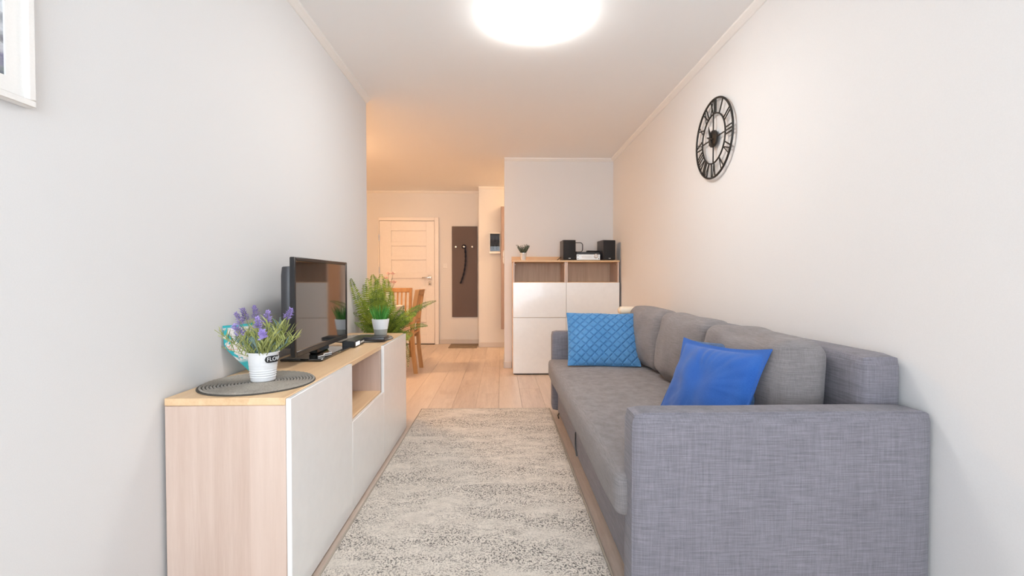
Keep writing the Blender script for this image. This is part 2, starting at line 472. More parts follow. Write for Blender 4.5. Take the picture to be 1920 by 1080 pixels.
cornice(5, (-0.345, YH, H), (XR, YH, H), (0, -1, 0), 'white ceiling coving above the fuse box')
B = dict(kind='structure', cat='baseboard', bev=0.003)
box('baseboard_left', XL, XL + .012, WIN_Y, YEND, 0, .075, 'skirt', label='skirting board along the television wall', **B)
box('baseboard_right', XR - .012, XR, WIN_Y, YB, 0, .075, 'skirt', label='skirting board behind the sofa', **B)
box('baseboard_back', XP, .125, YB - .012, YB, 0, .075, 'skirt', label='short skirting board left of the tall cabinets', **B)
box('baseboard_end', XP - .012, XP, YB - .012, 5.95, 0, .075, 'skirt', label='skirting board on the partition end', **B)
box('baseboard_far', -1.005, -0.357, YF - .012, YF, 0, .075, 'skirt', label='skirting board below the brown coat rack', **B)
box('baseboard_hall', -0.345, XR, YH - .012, YH, 0, .075, 'skirt', label='skirting board below the fuse box', **B)

# entrance door
dx0, dx1, dzt = -1.955, -1.075, 1.99
dr = thing('door_1', ((dx0 + dx1) / 2, YF, 0), 'white panelled entrance door at the end of the hall', 'door', kind='structure')
m = MB(); m.box(dx0, dx1, YF - .022, YF - .004, .012, dzt, .002)
m.build('door_leaf', 'door', dr)
st = .19                                       # raised stiles and rails leave recessed panels between them
zs = [0.012, 0.18, 0.34, 0.42, 0.62, 0.70, 0.92, 1.0, 1.075, 1.18, 1.215, 1.425, 1.455, 1.625, 1.66, 1.86, dzt]
m = MB(); m.box(dx0, dx0 + st, YF - .042, YF - .0225, .012, dzt, .002); m.build('stile', 'door', dr)
m = MB(); m.box(dx1 - .13, dx1, YF - .042, YF - .0225, .012, dzt, .002); m.build('stile', 'door', dr)
for a, b_ in ((.012, .16), (.36, .42), (.62, .68), (.88, .94), (1.07, 1.17), (1.365, 1.43), (1.59, 1.655), (1.835, dzt)):
    m = MB(); m.box(dx0 + st, dx1 - .13, YF - .042, YF - .0225, a, b_, .002); m.build('rail', 'door', dr)
m = MB()
m.box(dx1 + .004, dx1 + .07, YF - .05, YF, 0, dzt + .06, .004); m.box(dx0 - .02, dx0 - .004, YF - .05, YF, 0, dzt + .06, .004)
m.box(dx0 - .004, dx1 + .004, YF - .05, YF, dzt + .006, dzt + .06, .004); m.build('door_frame', 'door', dr)
box('threshold', dx0, dx1, YF - .06, YF - .004, 0, .010, 'gap', dr, bev=0.001)
for z in (.25, 1.2, 1.72): MB().tube([(dx0 - .003, YF - .055, z - .05), (dx0 - .003, YF - .055, z + .05)], .009, 8).build('hinge', 'chrome', dr)
pl = box('handle_plate', dx1 - .105, dx1 - .045, YF - .052, YF - .042, 1.05, 1.11, 'chrome', dr, bev=.004)
MB().tube([(dx1 - .075, YF - .05, 1.08), (dx1 - .075, YF - .095, 1.08), (dx1 - .10, YF - .10, 1.08), (dx1 - .19, YF - .10, 1.08)], .010, 8).build('lever', 'chrome', pl)
lk = box('lock_plate', dx1 - .1, dx1 - .05, YF - .054, YF - .042, .955, 1.02, 'chrome', dr, bev=.004)
box('key_slot', dx1 - .085, dx1 - .065, YF - .058, YF - .054, .965, .99, 'charcoal', lk, bev=.001)

# ------------------------------------------------------------------ ceiling lamps
def ceiling_lamp(c, r, h, col, strength, label, name='ceiling_lamp'):
    t = thing(name, (c[0], c[1], H - h), label, 'lamp')
    MB().lathe((c[0], c[1], H), [(r * .5, -.0005), (r * .5, -.0015)], 48).build('base_ring', 'whiteplastic', t)
    em = emitter(name + '_glow', col, strength)
    hz = h - .002                             # shallow opal dome against the ceiling
    prof = [(max(.0005, r * math.cos(a)), -.002 - hz * math.sin(a)) for a in [(.5 * i / 14) * math.pi for i in range(15)]]
    prof[-1] = (0.0005, prof[-1][1])
    MB().lathe((c[0], c[1], H), prof, 48).build('diffuser', em, t)
ceiling_lamp((0.185, 2.47), .264, .075, (1.0, .985, .96), LAMP_ROOM, 'large round glowing white ceiling lamp above the rug')
ceiling_lamp((0.95, 6.45), .16, .09, (1.0, .63, .34), LAMP_HALL, 'warm round ceiling lamp in the hall behind the partition')
ceiling_lamp((-1.98, 4.78), .18, .09, (1.0, .58, .29), LAMP_KITCHEN, 'warm round ceiling lamp over the dining area')

# ------------------------------------------------------------------ television sideboard
SY0, SY1, SYa, SYb = 1.445, 3.188, 2.040, 2.585
SB, SF, ST = -1.056, -0.664, .677
sb = thing('tv_sideboard', ((SB + SF) / 2, (SY0 + SY1) / 2, 0), 'long light oak sideboard with glossy white fronts under the television', 'sideboard')
df = SF - .016
box('top_panel', SB, df - .001, SY0, SY1, ST - .024, ST, 'oak_y', sb)
box('side_panel', SB, df - .001, SY0 + .001, SY0 + .019, .004, ST - .0245, 'oak_z', sb)
box('side_panel', SB, df - .001, SY1 - .019, SY1 - .001, .004, ST - .0245, 'oak_z', sb)
for yy in (SYa - .018, SYb): box('divider', SB + .01, df - .002, yy, yy + .018, .02, ST - .0245, 'oak_z', sb)
box('base_panel', SB, df - .002, SY0 + .02, SY1 - .02, .004, .022, 'oak_y', sb)
box('niche_shelf', SB + .01, df - .002, SYa + .0005, SYb - .0005, .40, .42, 'oak_y', sb)
box('niche_back', SB + .012, SB + .018, SYa + .0005, SYb - .0005, .4205, ST - .025, 'oak_dull', sb)
box('door', df, SF, SY0 + .0015, SYa - .0015, .012, ST - .003, 'gloss', sb, bev=.0015)
box('door', df, SF, SYb + .0015, SY1 - .0015, .012, ST - .003, 'gloss', sb, bev=.0015)
box('drop_front', df, SF, SYa + .0015, SYb - .0015, .012, .412, 'gloss', sb, bev=.0015)
box('plinth', SB, df - .01, SY0 + .03, SY1 - .03, 0, .0035, 'gap', sb, bev=0)
ps = thing('power_strip', (-.83, 2.2, .42), 'small white socket block inside the sideboard niche', 'power strip')
MB().box(-.86, -.72, 2.10, 2.17, .42, .462, .006).build('casing', 'whiteplastic', ps)
for i in range(2): MB().lathe((-.825 + i * .07, 2.135, .462), [(.022, 0), (.022, .002), (.018, .002), (.016, -.004)], 20).build('socket', 'trim', ps)

# ------------------------------------------------------------------ things on the sideboard
def round_mat(c, r, label, group):
    t = thing('placemat', c, label, 'placemat', group)
    m = MB(); m.lathe(c, [(0.001, 0.0), (r, 0.0), (r, .003), (0.001, .003)], 64); m.build('base_disc', 'matdark', t)
    m = MB()                                    # spiral of braided cord
    rr = .012; th = 0; path = []
    while rr < r - .004:
        path.append((c[0] + rr * math.cos(th), c[1] + rr * math.sin(th), c[2] + .0048))
        dth = .012 / rr if rr > .04 else .25
        dth = min(dth, .2); th += dth; rr += .0105 * dth / (2 * math.pi)
    m.tube(path, [.0034 + .0012 * (i % 2) for i in range(len(path))], 4, caps=False); m.build('braid', 'matweave', t)
    return t
round_mat((-.870, 1.650, ST), .187, 'grey braided round placemat under the lavender pot', 'round placemats on the sideboard')
round_mat((-.868, 2.865, ST), .187, 'grey braided round placemat under the grass pot', 'round placemats on the sideboard')

def bend_text(txt, size, rad, ang, cen, z, depth=.0008):
    cu = bpy.data.curves.new('t', 'FONT'); cu.body = txt; cu.size = size; cu.align_x = 'CENTER'; cu.align_y = 'CENTER'; cu.extrude = depth
    o = bpy.data.objects.new('t', cu); COL.objects.link(o)
    bpy.context.view_layer.update()
    me = bpy.data.meshes.new_from_object(o.evaluated_get(bpy.context.evaluated_depsgraph_get()))
    vs = []
    for q in me.vertices:
        a = ang + q.co.x / rad; rr = rad + q.co.z
        vs.append((cen[0] + rr * math.cos(a), cen[1] + rr * math.sin(a), z + q.co.y))
    fs = [tuple(p.vertices) for p in me.polygons]
    bpy.data.objects.remove(o); bpy.data.curves.remove(cu); bpy.data.meshes.remove(me)
    return MB().add(vs, fs)

def blade(m, base, tip, wd, bow=0.02, segs=4):
    base = Vector(base); tip = Vector(tip); d = tip - base
    side = d.cross(Vector((random.uniform(-1, 1), random.uniform(-1, 1), .3))).normalized()
    out = Vector((d.x, d.y, 0)); vs = []; fs = []
    for i in range(segs + 1):
        t = i / segs; p = base + d * t + Vector((0, 0, bow * math.sin(math.pi * t)))
        ww = wd * (1 - t) ** .6 * (.5 + min(1, t * 3) * .5)
        vs += [p - side * ww, p + side * ww]
    for i in range(segs): fs.append((2 * i, 2 * i + 1, 2 * i + 3, 2 * i + 2))
    m.add(vs, fs)

LC = Vector((-.862, 1.665, ST + .0096))
lv = thing('lavender_pot', LC, 'white ribbed pot of purple lavender on the nearer placemat', 'potted plant')
prof = [(.040, 0)]
for i in range(25):
    t = i / 24; z = .002 + t * .096; rib = .0012 * math.sin(t * 11 * 2 * math.pi) if t < .62 else 0
    prof.append((.0405 + t * .0105 + rib, z))
prof += [(.0545, .099), (.0545, .104), (.050, .104), (.048, .09), (.001, .088)]
pot = MB().lathe(LC, prof, 40).build('pot', 'ceramic', lv)
MB().lathe(LC, [(.049, .0885), (.001, .093)], 20).build('soil', 'soil', lv)
la = R(-22)
lab = MB(); vs = []; n = 18                     # black oval label wrapped round the pot
for j in (0, 1):
    for i in range(n + 1):
        t = i / n * 2 - 1; a = la + t * .62; hh = .0115 * (1 - abs(t) ** 6) ** .5 + .0005; rr = .0518
        vs.append((LC.x + rr * math.cos(a), LC.y + rr * math.sin(a), LC.z + .079 + (hh if j else -hh)))
lab.add(vs, [(i, i + 1, n + 2 + i, n + 1 + i) for i in range(n)])
lb = lab.build('label_plate', 'black', pot, rec=False)
bend_text('FLOW', .020, .0522, la + .05, LC, LC.z + .079).build('lettering', 'whiteplastic', pot, smooth=0)
random.seed(3)
for i in range(66):
    m = MB(); a = random.uniform(0, 2 * math.pi); rr = random.uniform(0, .040)
    b0 = LC + Vector((rr * math.cos(a), rr * math.sin(a), .085))
    lean = random.uniform(.02, .125); hgt = random.uniform(.045, .14)
    top = b0 + Vector((math.cos(a) * lean, math.sin(a) * lean, hgt))
    for k in range(13):
        t = k / 13; p = b0.lerp(top, t * .95)
        aa = random.uniform(0, 2 * math.pi); ln = random.uniform(.028, .058)
        blade(m, p, p + Vector((math.cos(aa) * ln * .6, math.sin(aa) * ln * .6, ln * .8)), .0026, .004, 3)
    m.tube([b0, top], .0011, 5); m.build('leaf_sprig', 'sage' if i % 4 else 'bluegreen', lv, rec=False)
for (tx, ty, Y) in ((450, 590, 1.60), (462, 582, 1.66), (483, 577, 1.70), (507, 586, 1.62), (549, 582, 1.64), (447, 612, 1.56), (497, 622, 1.52), (488, 598, 1.57)):
    tp = px(tx, ty, Y); b0 = LC + Vector(((tp.x - LC.x) * .25, (tp.y - LC.y) * .25, .088))
    m = MB(); mid = b0.lerp(tp, .5) + Vector((0, 0, .01)); m.tube([b0, mid, tp], [.0014, .0012, .0009], 5)
    st_ = m.build('flower_stem', 'sage', lv)
    m = MB(); d = (tp - mid).normalized()
    for k in range(52):
        t = k / 52; c = tp + d * (t * .046 - .036)
        a = k * 2.4; rad = .0155 * (1 - .5 * t) * random.uniform(.45, 1.6); sd = d.orthogonal().normalized(); s2 = d.cross(sd)
        o_ = (sd * math.cos(a) + s2 * math.sin(a))
        p1 = c + o_ * rad + d * .004
        q = s2 * math.cos(a) - sd * math.sin(a)
        m.add([c, c + o_ * rad * .6 + q * .0036, p1, c + o_ * rad * .6 - q * .0036], [(0, 1, 2, 3)])
    m.build('flower_spike', 'purple', lv, rec=False)

# leaflet leaning against the wall
def leaflet_mat():
    k = Nodes('leaflet_print'); 
    uv = k.new('ShaderNodeTexCoord'); sp = k.new('ShaderNodeSeparateXYZ'); k.link(uv.outputs['UV'], sp.inputs[0])
    mp = k.new('ShaderNodeMapping'); mp.inputs['Scale'].default_value = (5, 42, 1); k.link(uv.outputs['UV'], mp.inputs[0])
    n = k.noise(mp.outputs[0], 1.0, 2)
    txt = k.ramp(n, [(.56, (0, 0, 0)), (.6, (.8,) * 3)])
    red = k.ramp(sp.outputs['Y'], [(.50, (.25, .25, .28)), (.505, (.75, .12, .10)), (.62, (.75, .12, .10)), (.625, (.25, .25, .28))])
    paper = k.mix(txt, (.85, .82, .78, 1), red)
    bl = k.new('ShaderNodeTexNoise'); bl.inputs['Scale'].default_value = 5; k.link(uv.outputs['UV'], bl.inputs['Vector'])
    ad = k.new('ShaderNodeMath', operation='ADD'); k.link(sp.outputs['X'], ad.inputs[0]); k.link(bl.outputs['Fac'], ad.inputs[1])
    teal = srgb(60, 180, 186)
    left = k.ramp(ad.outputs[0], [(.54, (1, 1, 1)), (.57, (0, 0, 0))])
    up = k.ramp(sp.outputs['Y'], [(.22, (1, 1, 1)), (.30, (0, 0, 0)), (.93, (0, 0, 0)), (.96, (1, 1, 1))])
    mx = k.new('ShaderNodeMath', operation='MAXIMUM'); k.link(left, mx.inputs[0]); k.link(up, mx.inputs[1])
    k.base(k.mix(mx.outputs[0], paper, teal)); k.b.inputs['Roughness'].default_value = .35
    return k.m
m = MB(); vs = []; n = 10
L0 = Vector((-1.050, 1.76, ST + .001)); L1 = Vector((-1.000, 1.90, ST + .001)); Lh = .195
for j in range(9):
    for i in range(n + 1):
        s_ = j / 8; cut = .62 * max(0, (.6 - s_) / .6) ** 1.2; t = cut + (1 - cut) * i / n
        vs.append(L0.lerp(L1, t) + Vector((.012 * math.sin(math.pi * t), 0, Lh * s_)) + Vector((-.012 * s_, 0, 0)))
Nf = len(vs); vs += [v + Vector((-.0015, .0006, 0)) for v in vs]
fs = [(j * (n + 1) + i, j * (n + 1) + i + 1, (j + 1) * (n + 1) + i + 1, (j + 1) * (n + 1) + i) for j in range(8) for i in range(n)]
fs += [tuple(Nf + q for q in f)[::-1] for f in fs]
m.add(vs, fs)
lf = m.build('leaflet', leaflet_mat(), None, rec=False, label='teal and white printed leaflet standing against the wall behind the lavender', cat='leaflet')
uvl = lf.data.uv_layers.new(name='UVMap')
for lp in lf.data.loops:
    q = lp.vertex_index % Nf; uvl.data[lp.index].uv = ((q % (n + 1)) / n, (q // (n + 1)) / 8)

# television
TA = Vector((-.872, 1.945, 0)); TB = Vector((-.872, 2.602, 0)); tdir = (TB - TA).normalized()
T0, T1 = ST + .040, 1.146
tv = thing('television', ((TA + TB) / 2 + Vector((-.03, 0, ST))), 'black flat television with glossy screen on the sideboard', 'television')
xa = TA.x
m = MB(); bz = .016; y0, y1 = TA.y, TB.y
m.box(xa - .022, xa, y0, y0 + bz, T0, T1, .003); m.box(xa - .022, xa, y1 - bz, y1, T0, T1, .003)
m.box(xa - .022, xa, y0 + bz, y1 - bz, T1 - bz, T1, .003); m.box(xa - .022, xa, y0 + bz, y1 - bz, T0, T0 + .024, .003)
m.build('bezel', 'black', tv)
box('screen', xa - .012, xa - .003, y0 + bz - .002, y1 - bz + .002, T0 + .022, T1 - bz + .002, 'blackgloss', tv, bev=0)
soft_box(xa - .075, xa - .0225, y0 + .02, y1 - .02, T0 + .03, T1 - .035, r=.02, n=(4, 8, 8)).build('rear_shell', 'charcoal', tv)
box('stand_base', xa - .13, xa + .06, y0 + .13, y1 - .12, ST + .001, ST + .012, 'blackgloss', tv, bev=.004)
box('stand_neck', xa - .06, xa - .02, 2.22, 2.38, ST + .012, T0 + .06, 'blackgloss', tv, bev=.006)

# set-top box beside the stand
sx = thing('set_top_box', (-.83, 2.575, ST), 'small black set-top box with lit display at the end of the television base', 'set-top box')
rot = Matrix.Translation((-.845, 2.575, ST + .0015)) @ Matrix.Rotation(R(0), 4, 'Z')
MB().box(-.02, .05, -.085, .085, 0, .036, .004, mtx=rot).build('casing', 'black', sx)
MB().box(.05, .0515, -.07, -.005, .008, .028, 0, mtx=rot).build('display', emitter('display_glow', (.7, .75, .85), .6), sx)
for i in range(4): MB().box(.05, .053, .012 + i * .017, .022 + i * .017, .012, .022, .001, mtx=rot).build('button', 'silver', sx)
MB().tube([(-.845, 2.12, ST + .0155), (-.835, 2.16, ST + .0155), (-.850, 2.20, ST + .0155), (-.830, 2.24, ST + .0155), (-.855, 2.29, ST + .0155)], .003, 6).build('cable', 'whiteplastic', None, label='thin white squiggle shaped as the lamp reflection on the black television base', cat='cable')  # white tube modelled in place of the lamp's reflection in the glossy base

# flat black device and grass pot on the far mat
rt = thing('router', (-.78, 2.77, ST + .007), 'flat black box lying on the placemat before the grass pot', 'router')
MB().box(-.880, -.690, 2.700, 2.815, ST + .0097, ST + .032, .006, 2).build('casing', 'black', rt)
MB().box(-.875, -.695, 2.6985, 2.700, ST + .015, ST + .021, 0).build('front_strip', 'charcoal', rt)
GC = Vector((-.760, 2.885, ST + .0096))
gp = thing('grass_pot', GC, 'small white pot of bright green grass at the sideboard end', 'potted plant')
MB().lathe(GC, [(.036, .0), (.0365, .002), (.043, .050), (.043, .052)], 36).build('water_tray', plain('smoky_plastic', srgb(170, 168, 160), .2), gp)
MB().lathe(GC, [(.0435, .052), (.0540, .112), (.0540, .115), (.050, .115), (.048, .105)], 36).build('pot', 'ceramic', gp)
MB().lathe(GC, [(.0495, .1045), (.001, .107)], 24).build('soil', 'soil', gp)
for i in range(26):
    m = MB()
    for k in range(5):
        a = random.uniform(0, 2 * math.pi); rr = random.uniform(0, .04)
        b0 = GC + Vector((rr * math.cos(a), rr * math.sin(a), .104)); ln = random.uniform(.06, .11)
        blade(m, b0, b0 + Vector((math.cos(a) * ln * .45, math.sin(a) * ln * .45, ln)), .0024, .006, 4)
    m.build('grass_tuft', 'grass', gp, rec=False)

# ------------------------------------------------------------------ fern at the end of the sideboard
FB = Vector((-.885, 3.43, 0))
fe = thing('fern', FB, 'large green fern with arching fronds behind the end of the sideboard', 'potted plant')
stand = thing('plant_stand', FB, 'low round wooden stool carrying the fern behind the sideboard', 'stool')
MB().lathe(FB, [(.15, .36), (.155, .365), (.155, .38), (.15, .385)], 32).build('seat', 'chairwood', stand)
for k in range(3):
    a = R(30 + 120 * k); MB().tube([FB + Vector((math.cos(a) * .10, math.sin(a) * .10, .362)), FB + Vector((math.cos(a) * .14, math.sin(a) * .14, .0))], [.014, .010], 8).build('leg', 'chairwood', stand)
MB().lathe(FB + Vector((0, 0, .385)), [(.085, 0), (.09, .004), (.115, .175), (.12, .18), (.12, .19), (.11, .19), (.105, .17)], 32).build('pot', 'greypot', fe)
MB().lathe(FB + Vector((0, 0, .385)), [(.106, .165), (.001, .172)], 24).build('soil', 'soil', fe)
def frond(tip, ctrl=None, wid=.075, mat='fern', nleaf=30, start=.12):
    b0 = FB + Vector((random.uniform(-.05, .05), random.uniform(-.05, .05), .55)); tip = Vector(tip)
    if ctrl is None:
        ctrl = b0.lerp(tip, .5); ctrl.z = max(b0.z, tip.z) + .06
    ctrl = Vector(ctrl); m = MB(); path = []
    for i in range(15):
        t = i / 14; path.append(b0 * (1 - t) ** 2 + ctrl * 2 * t * (1 - t) + tip * t * t)
    m.tube(path, [.003 * (1 - i / 16) for i in range(15)], 5)
    ln = sum((path[i + 1] - path[i]).length for i in range(14))
    view = Vector((random.uniform(-.35, .35), -1, .55)).normalized()
    for i in range(nleaf):
        t = start + (1 - start) * i / nleaf
        p = b0 * (1 - t) ** 2 + ctrl * 2 * t * (1 - t) + tip * t * t
        d = ((ctrl - b0) * (1 - t) + (tip - ctrl) * t).normalized()
        sd = d.cross(view).normalized(); up = sd.cross(d)
        ll = wid * (math.sin(math.pi * min(1, .14 + .86 * t)) ** .6) * (1 - .35 * t) * random.uniform(.88, 1.1)
        for s_ in (-1, 1):
            o_ = (sd * s_ + d * .35 + up * random.uniform(-.25, .1)).normalized()
            hw = ln * .34 / nleaf
            e = p + o_ * ll + Vector((0, 0, -.12 * ll)); mid_ = p + o_ * ll * .45
            m.add([p, mid_ + d * hw, e, mid_ - d * hw], [(0, 1, 2, 3)])
    m.v = [(max(v[0], XL + .006) if v[1] < YEND + .01 else v[0], v[1], v[2]) for v in m.v]     # fronds lie against the wall, not in it
    m.build('frond', mat, fe, rec=False)
def dome(n_):
    for i in range(n_):
        x_ = random.uniform(672, 752); top = 520 + abs(x_ - 708) * 1.1
        y_ = random.uniform(top, top + 60); Y = random.uniform(3.28, 3.60)
        if x_ < 690: Y = random.uniform(3.2, 3.3)
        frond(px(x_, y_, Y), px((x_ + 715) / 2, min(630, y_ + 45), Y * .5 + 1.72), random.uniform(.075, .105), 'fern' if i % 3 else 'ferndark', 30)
def P_(x_, y_, Y): return px(x_, y_, Y)
random.seed(11)
frond(P_(660, 521, 3.17), P_(668, 560, 3.35), .060)
frond(P_(672, 552, 3.25), P_(690, 590, 3.35), .065)
frond(P_(690, 520, 3.45), P_(695, 580, 3.45), .085)
frond(P_(700, 514, 3.62), P_(704, 560, 3.55), .115, nleaf=36)
frond(P_(716, 513, 3.50), P_(715, 575, 3.50), .115, nleaf=36)
frond(P_(727, 522, 3.42), P_(722, 570, 3.45), .11, nleaf=34)
frond(P_(708, 522, 3.38), P_(708, 580, 3.42), .11, nleaf=34)
frond(P_(684, 532, 3.30), P_(696, 585, 3.38), .09, nleaf=32)
frond(P_(736, 545, 3.55), P_(732, 580, 3.50), .08)
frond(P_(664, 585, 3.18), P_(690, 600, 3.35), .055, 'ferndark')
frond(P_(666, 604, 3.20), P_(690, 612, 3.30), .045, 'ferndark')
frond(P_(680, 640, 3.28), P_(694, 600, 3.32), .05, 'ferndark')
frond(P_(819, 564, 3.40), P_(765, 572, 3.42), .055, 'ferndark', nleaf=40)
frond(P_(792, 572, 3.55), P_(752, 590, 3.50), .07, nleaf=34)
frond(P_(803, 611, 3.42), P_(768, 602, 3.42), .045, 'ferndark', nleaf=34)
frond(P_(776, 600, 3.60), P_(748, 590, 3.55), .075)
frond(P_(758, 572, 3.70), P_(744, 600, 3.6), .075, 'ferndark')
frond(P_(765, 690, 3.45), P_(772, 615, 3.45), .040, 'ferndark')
frond(P_(768, 640, 3.35), P_(755, 605, 3.40), .06)
frond(P_(760, 655, 3.50), P_(756, 600, 3.45), .06)
frond(P_(745, 622, 3.30), P_(735, 600, 3.40), .07)
frond(P_(705, 560, 3.30), P_(712, 600, 3.40), .08)
frond(P_(730, 572, 3.32), P_(728, 600, 3.40), .08)
frond(P_(690, 585, 3.75), P_(705, 590, 3.6), .08)
frond(P_(682, 560, 3.30), P_(700, 600, 3.38), .07)
dome(24)
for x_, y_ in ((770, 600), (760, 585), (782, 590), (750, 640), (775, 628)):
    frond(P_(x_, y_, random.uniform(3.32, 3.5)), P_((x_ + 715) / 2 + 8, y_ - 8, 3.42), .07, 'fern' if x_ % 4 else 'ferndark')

# ------------------------------------------------------------------ dining corner
def chair(name, mtx, label, cushion=True):
    """wooden chair, local: seat centre over the origin, back at +X"""
    o0 = mtx @ Vector((0, 0, 0)); t = thing(name, o0, label, 'chair', 'dining chairs'); W_ = .175
    def bent(y):
        return [mtx @ Vector(p) for p in ((.215, y, 0), (.185, y, .25), (.175, y, .45), (.195, y, .70), (.235, y, .935))]
    def slab(path, hw, hd, nm, par=t):
        m = MB(); vs = []; fs = []
        ax = (mtx.to_3x3() @ Vector((1, 0, 0))); ay = (mtx.to_3x3() @ Vector((0, 1, 0)))
        for p in path: vs += [p - ax * hd - ay * hw, p + ax * hd - ay * hw, p + ax * hd + ay * hw, p - ax * hd + ay * hw]
        for i in range(len(path) - 1):
            for j in range(4): fs.append((i * 4 + j, i * 4 + (j + 1) % 4, i * 4 + 4 + (j + 1) % 4, i * 4 + 4 + j))
        fs += [(0, 1, 2, 3), tuple(len(vs) - 4 + j for j in range(4))]
        return m.add(vs, fs).build(nm, 'chairwood', par, smooth=30)
    for s_ in (-1, 1): slab(bent(s_ * W_), .017, .022, 'rear_leg')
    for s_ in (-1, 1): MB().box(-.21, -.172, s_ * W_ - .02, s_ * W_ + .02, 0, .43, .004, mtx=mtx).build('front_leg', 'chairwood', t)
    for s_ in (-1, 1): MB().box(-.172, .165, s_ * W_ - .011, s_ * W_ + .011, .375, .43, .002, mtx=mtx).build('apron', 'chairwood', t)
    MB().box(-.22, .19, -W_ - .015, W_ + .015, .43, .452, .006, mtx=mtx).build('seat', 'chairwood', t)
    MB().box(.208, .250, -W_ + .017, W_ - .017, .875, .935, .006, mtx=mtx).build('top_rail', 'chairwood', t)
    MB().box(.172, .200, -W_ + .017, W_ - .017, .56, .60, .005, mtx=mtx).build('lower_rail', 'chairwood', t)
    for k in range(5):
        y = -.11 + k * .055
        slab([mtx @ Vector((.186, y, .598)), mtx @ Vector((.200, y, .72)), mtx @ Vector((.226, y, .878))], .010, .007, 'slat')
    if cushion:
        MB().add([], []); soft_box(-.20, .17, -W_ + .005, W_ - .005, .453, .49, r=.015, n=(8, 8, 4), bulge=(0, 0, .01), mtx=mtx).build('seat_cushion', 'pinkcush', t)
    return t
chair('dining_chair', Matrix.Translation((-1.165, 5.26, 0)), 'honey wood dining chair seen from the side beside the fern')
chair('dining_chair', Matrix.Translation((-1.40, 5.98, 0)) @ Matrix.Rotation(R(90), 4, 'Z'), 'honey wood slat-back dining chair beyond the table, in front of the door')
tb = thing('dining_table', (-1.60, 5.26, 0), 'honey wood dining table partly hidden by the fern', 'table')
box('table_top', -2.0, -1.22, 4.85, 5.70, .70, .725, 'chairwood', tb, bev=.004)
for xx in (-1.96, -1.30):
    for yy in (4.89, 5.62): box('leg', xx, xx + .045, yy, yy + .045, 0, .70, 'chairwood', tb, bev=.004)
for yy in (4.90, 5.63): box('apron', -1.915, -1.30, yy + .01, yy + .03, .62, .70, 'chairwood', tb)
m = MB(); m.box(-2.01, -1.21, 4.84, 5.71, .7255, .731, .002); m.box(-1.2115, -1.208, 4.84, 5.71, .60, .7305, .001); m.box(-2.01, -1.21, 4.836, 4.8395, .60, .7305, .001)
m.build('tablecloth', 'linen', None, label='white cloth spread over the dining table', cat='tablecloth')
vs_ = thing('flower_vase', (-1.31, 5.32, .731), 'slim white vase of pink flowers on the dining table', 'vase')
VC = Vector((-1.31, 5.32, .731))
MB().lathe(VC, [(.03, 0), (.042, .03), (.045, .08), (.025, .15), (.03, .17), (.026, .17), (.02, .15)], 24).build('vase', 'ceramic', vs_)
random.seed(5)
for i in range(7):
    a = i * 2.4; tp = VC + Vector((.06 * math.cos(a) + .01, .06 * math.sin(a), .27 + .05 * (i % 3)))
    sm = MB().tube([VC + Vector((0, 0, .12)), tp], .002, 5).build('stem', 'ferndark', vs_)
    m = MB()
    for k in range(9):
        b_ = k * 2 * math.pi / 9; e = Vector((math.cos(b_) * .034, math.sin(b_) * .034, .026 + .012 * (k % 2))); sd = Vector((-math.sin(b_), math.cos(b_), 0)) * .015
        m.add([tp, tp + e * .6 + sd, tp + e, tp + e * .6 - sd], [(0, 1, 2, 3)])
    m.build('blossom', 'pink', vs_, rec=False)

# ------------------------------------------------------------------ far wall: coat rack, switch, fuse box, mirror, doormat
cr = thing('coat_rack', (-.59, YF, .44), 'tall dark brown coat rack board with three knobs beside the door', 'coat rack')
box('board', -.795, -.385, YF - .022, YF - .001, .44, 1.91, 'rack', cr, bev=.002)
knobs = []
for xx in (-.725, -.595, -.465):
    kz = 1.575
    MB().lathe((0, 0, 0), [(.006, 0), (.006, .03), (.017, .035), (.02, .045), (.014, .054), (.001, .057)], 16,
               mtx=Matrix.Translation((xx, YF - .022, kz)) @ Matrix.Rotation(R(90), 4, 'X')).build('knob', 'chrome', cr)
m = MB(); pts = []
for i in range(26):
    t = i / 25
    pts.append((-.585 + .035 * math.sin(t * 2.2) - .10 * t ** 2, YF - .055 - .006 * math.sin(t * 14), 1.585 - t * .60))
m.tube(pts, [.013 + .004 * math.sin(i * 2.1) for i in range(26)], 7)
ring = [(-.598 + .028 * math.cos(a), YF - .058, 1.578 + .028 * math.sin(a)) for a in [i * math.pi / 8 for i in range(16)]]
m.tube(ring, .009, 6, closed=True)
m.build('belt', 'navy', None, label='dark navy cloth belt hanging from the middle knob', cat='belt')
sw = thing('light_switch', (-.90, YF, 1.26), 'small white light switch between the door and the coat rack', 'switch')
MB().box(-.94, -.865, YF - .012, YF - .001, 1.235, 1.31, .004).build('plate', 'whiteplastic', sw); MB().box(-.925, -.88, YF - .017, YF - .012, 1.25, 1.295, .002).build('rocker', 'whiteplastic', sw)
sw2 = thing('light_switch', (XP - .012, 5.52, 1.25), 'white double light switch on the partition end', 'switch')
MB().box(XP - .012, XP - .001, 5.47, 5.55, 1.24, 1.40, .003).build('plate', 'whiteplastic', sw2)
for z in (1.255, 1.325): MB().box(XP - .018, XP - .012, 5.485, 5.535, z, z + .06, .002).build('rocker', 'whiteplastic', sw2)
fb = thing('fuse_box', (-.094, YH, 1.445), 'white wall fuse box with a dark glass window in the hall', 'fuse box')
fx0, fx1, fz0, fz1 = -.180, -.008, 1.445, 1.765
m = MB(); y0, y1 = YH - .075, YH - .001
m.box(fx0, fx1, y0, y1, fz0, fz0 + .035, .003); m.box(fx0, fx1, y0, y1, fz1 - .015, fz1, .003); m.box(fx0, fx0 + .012, y0, y1, fz0 + .035, fz1 - .015, .002)
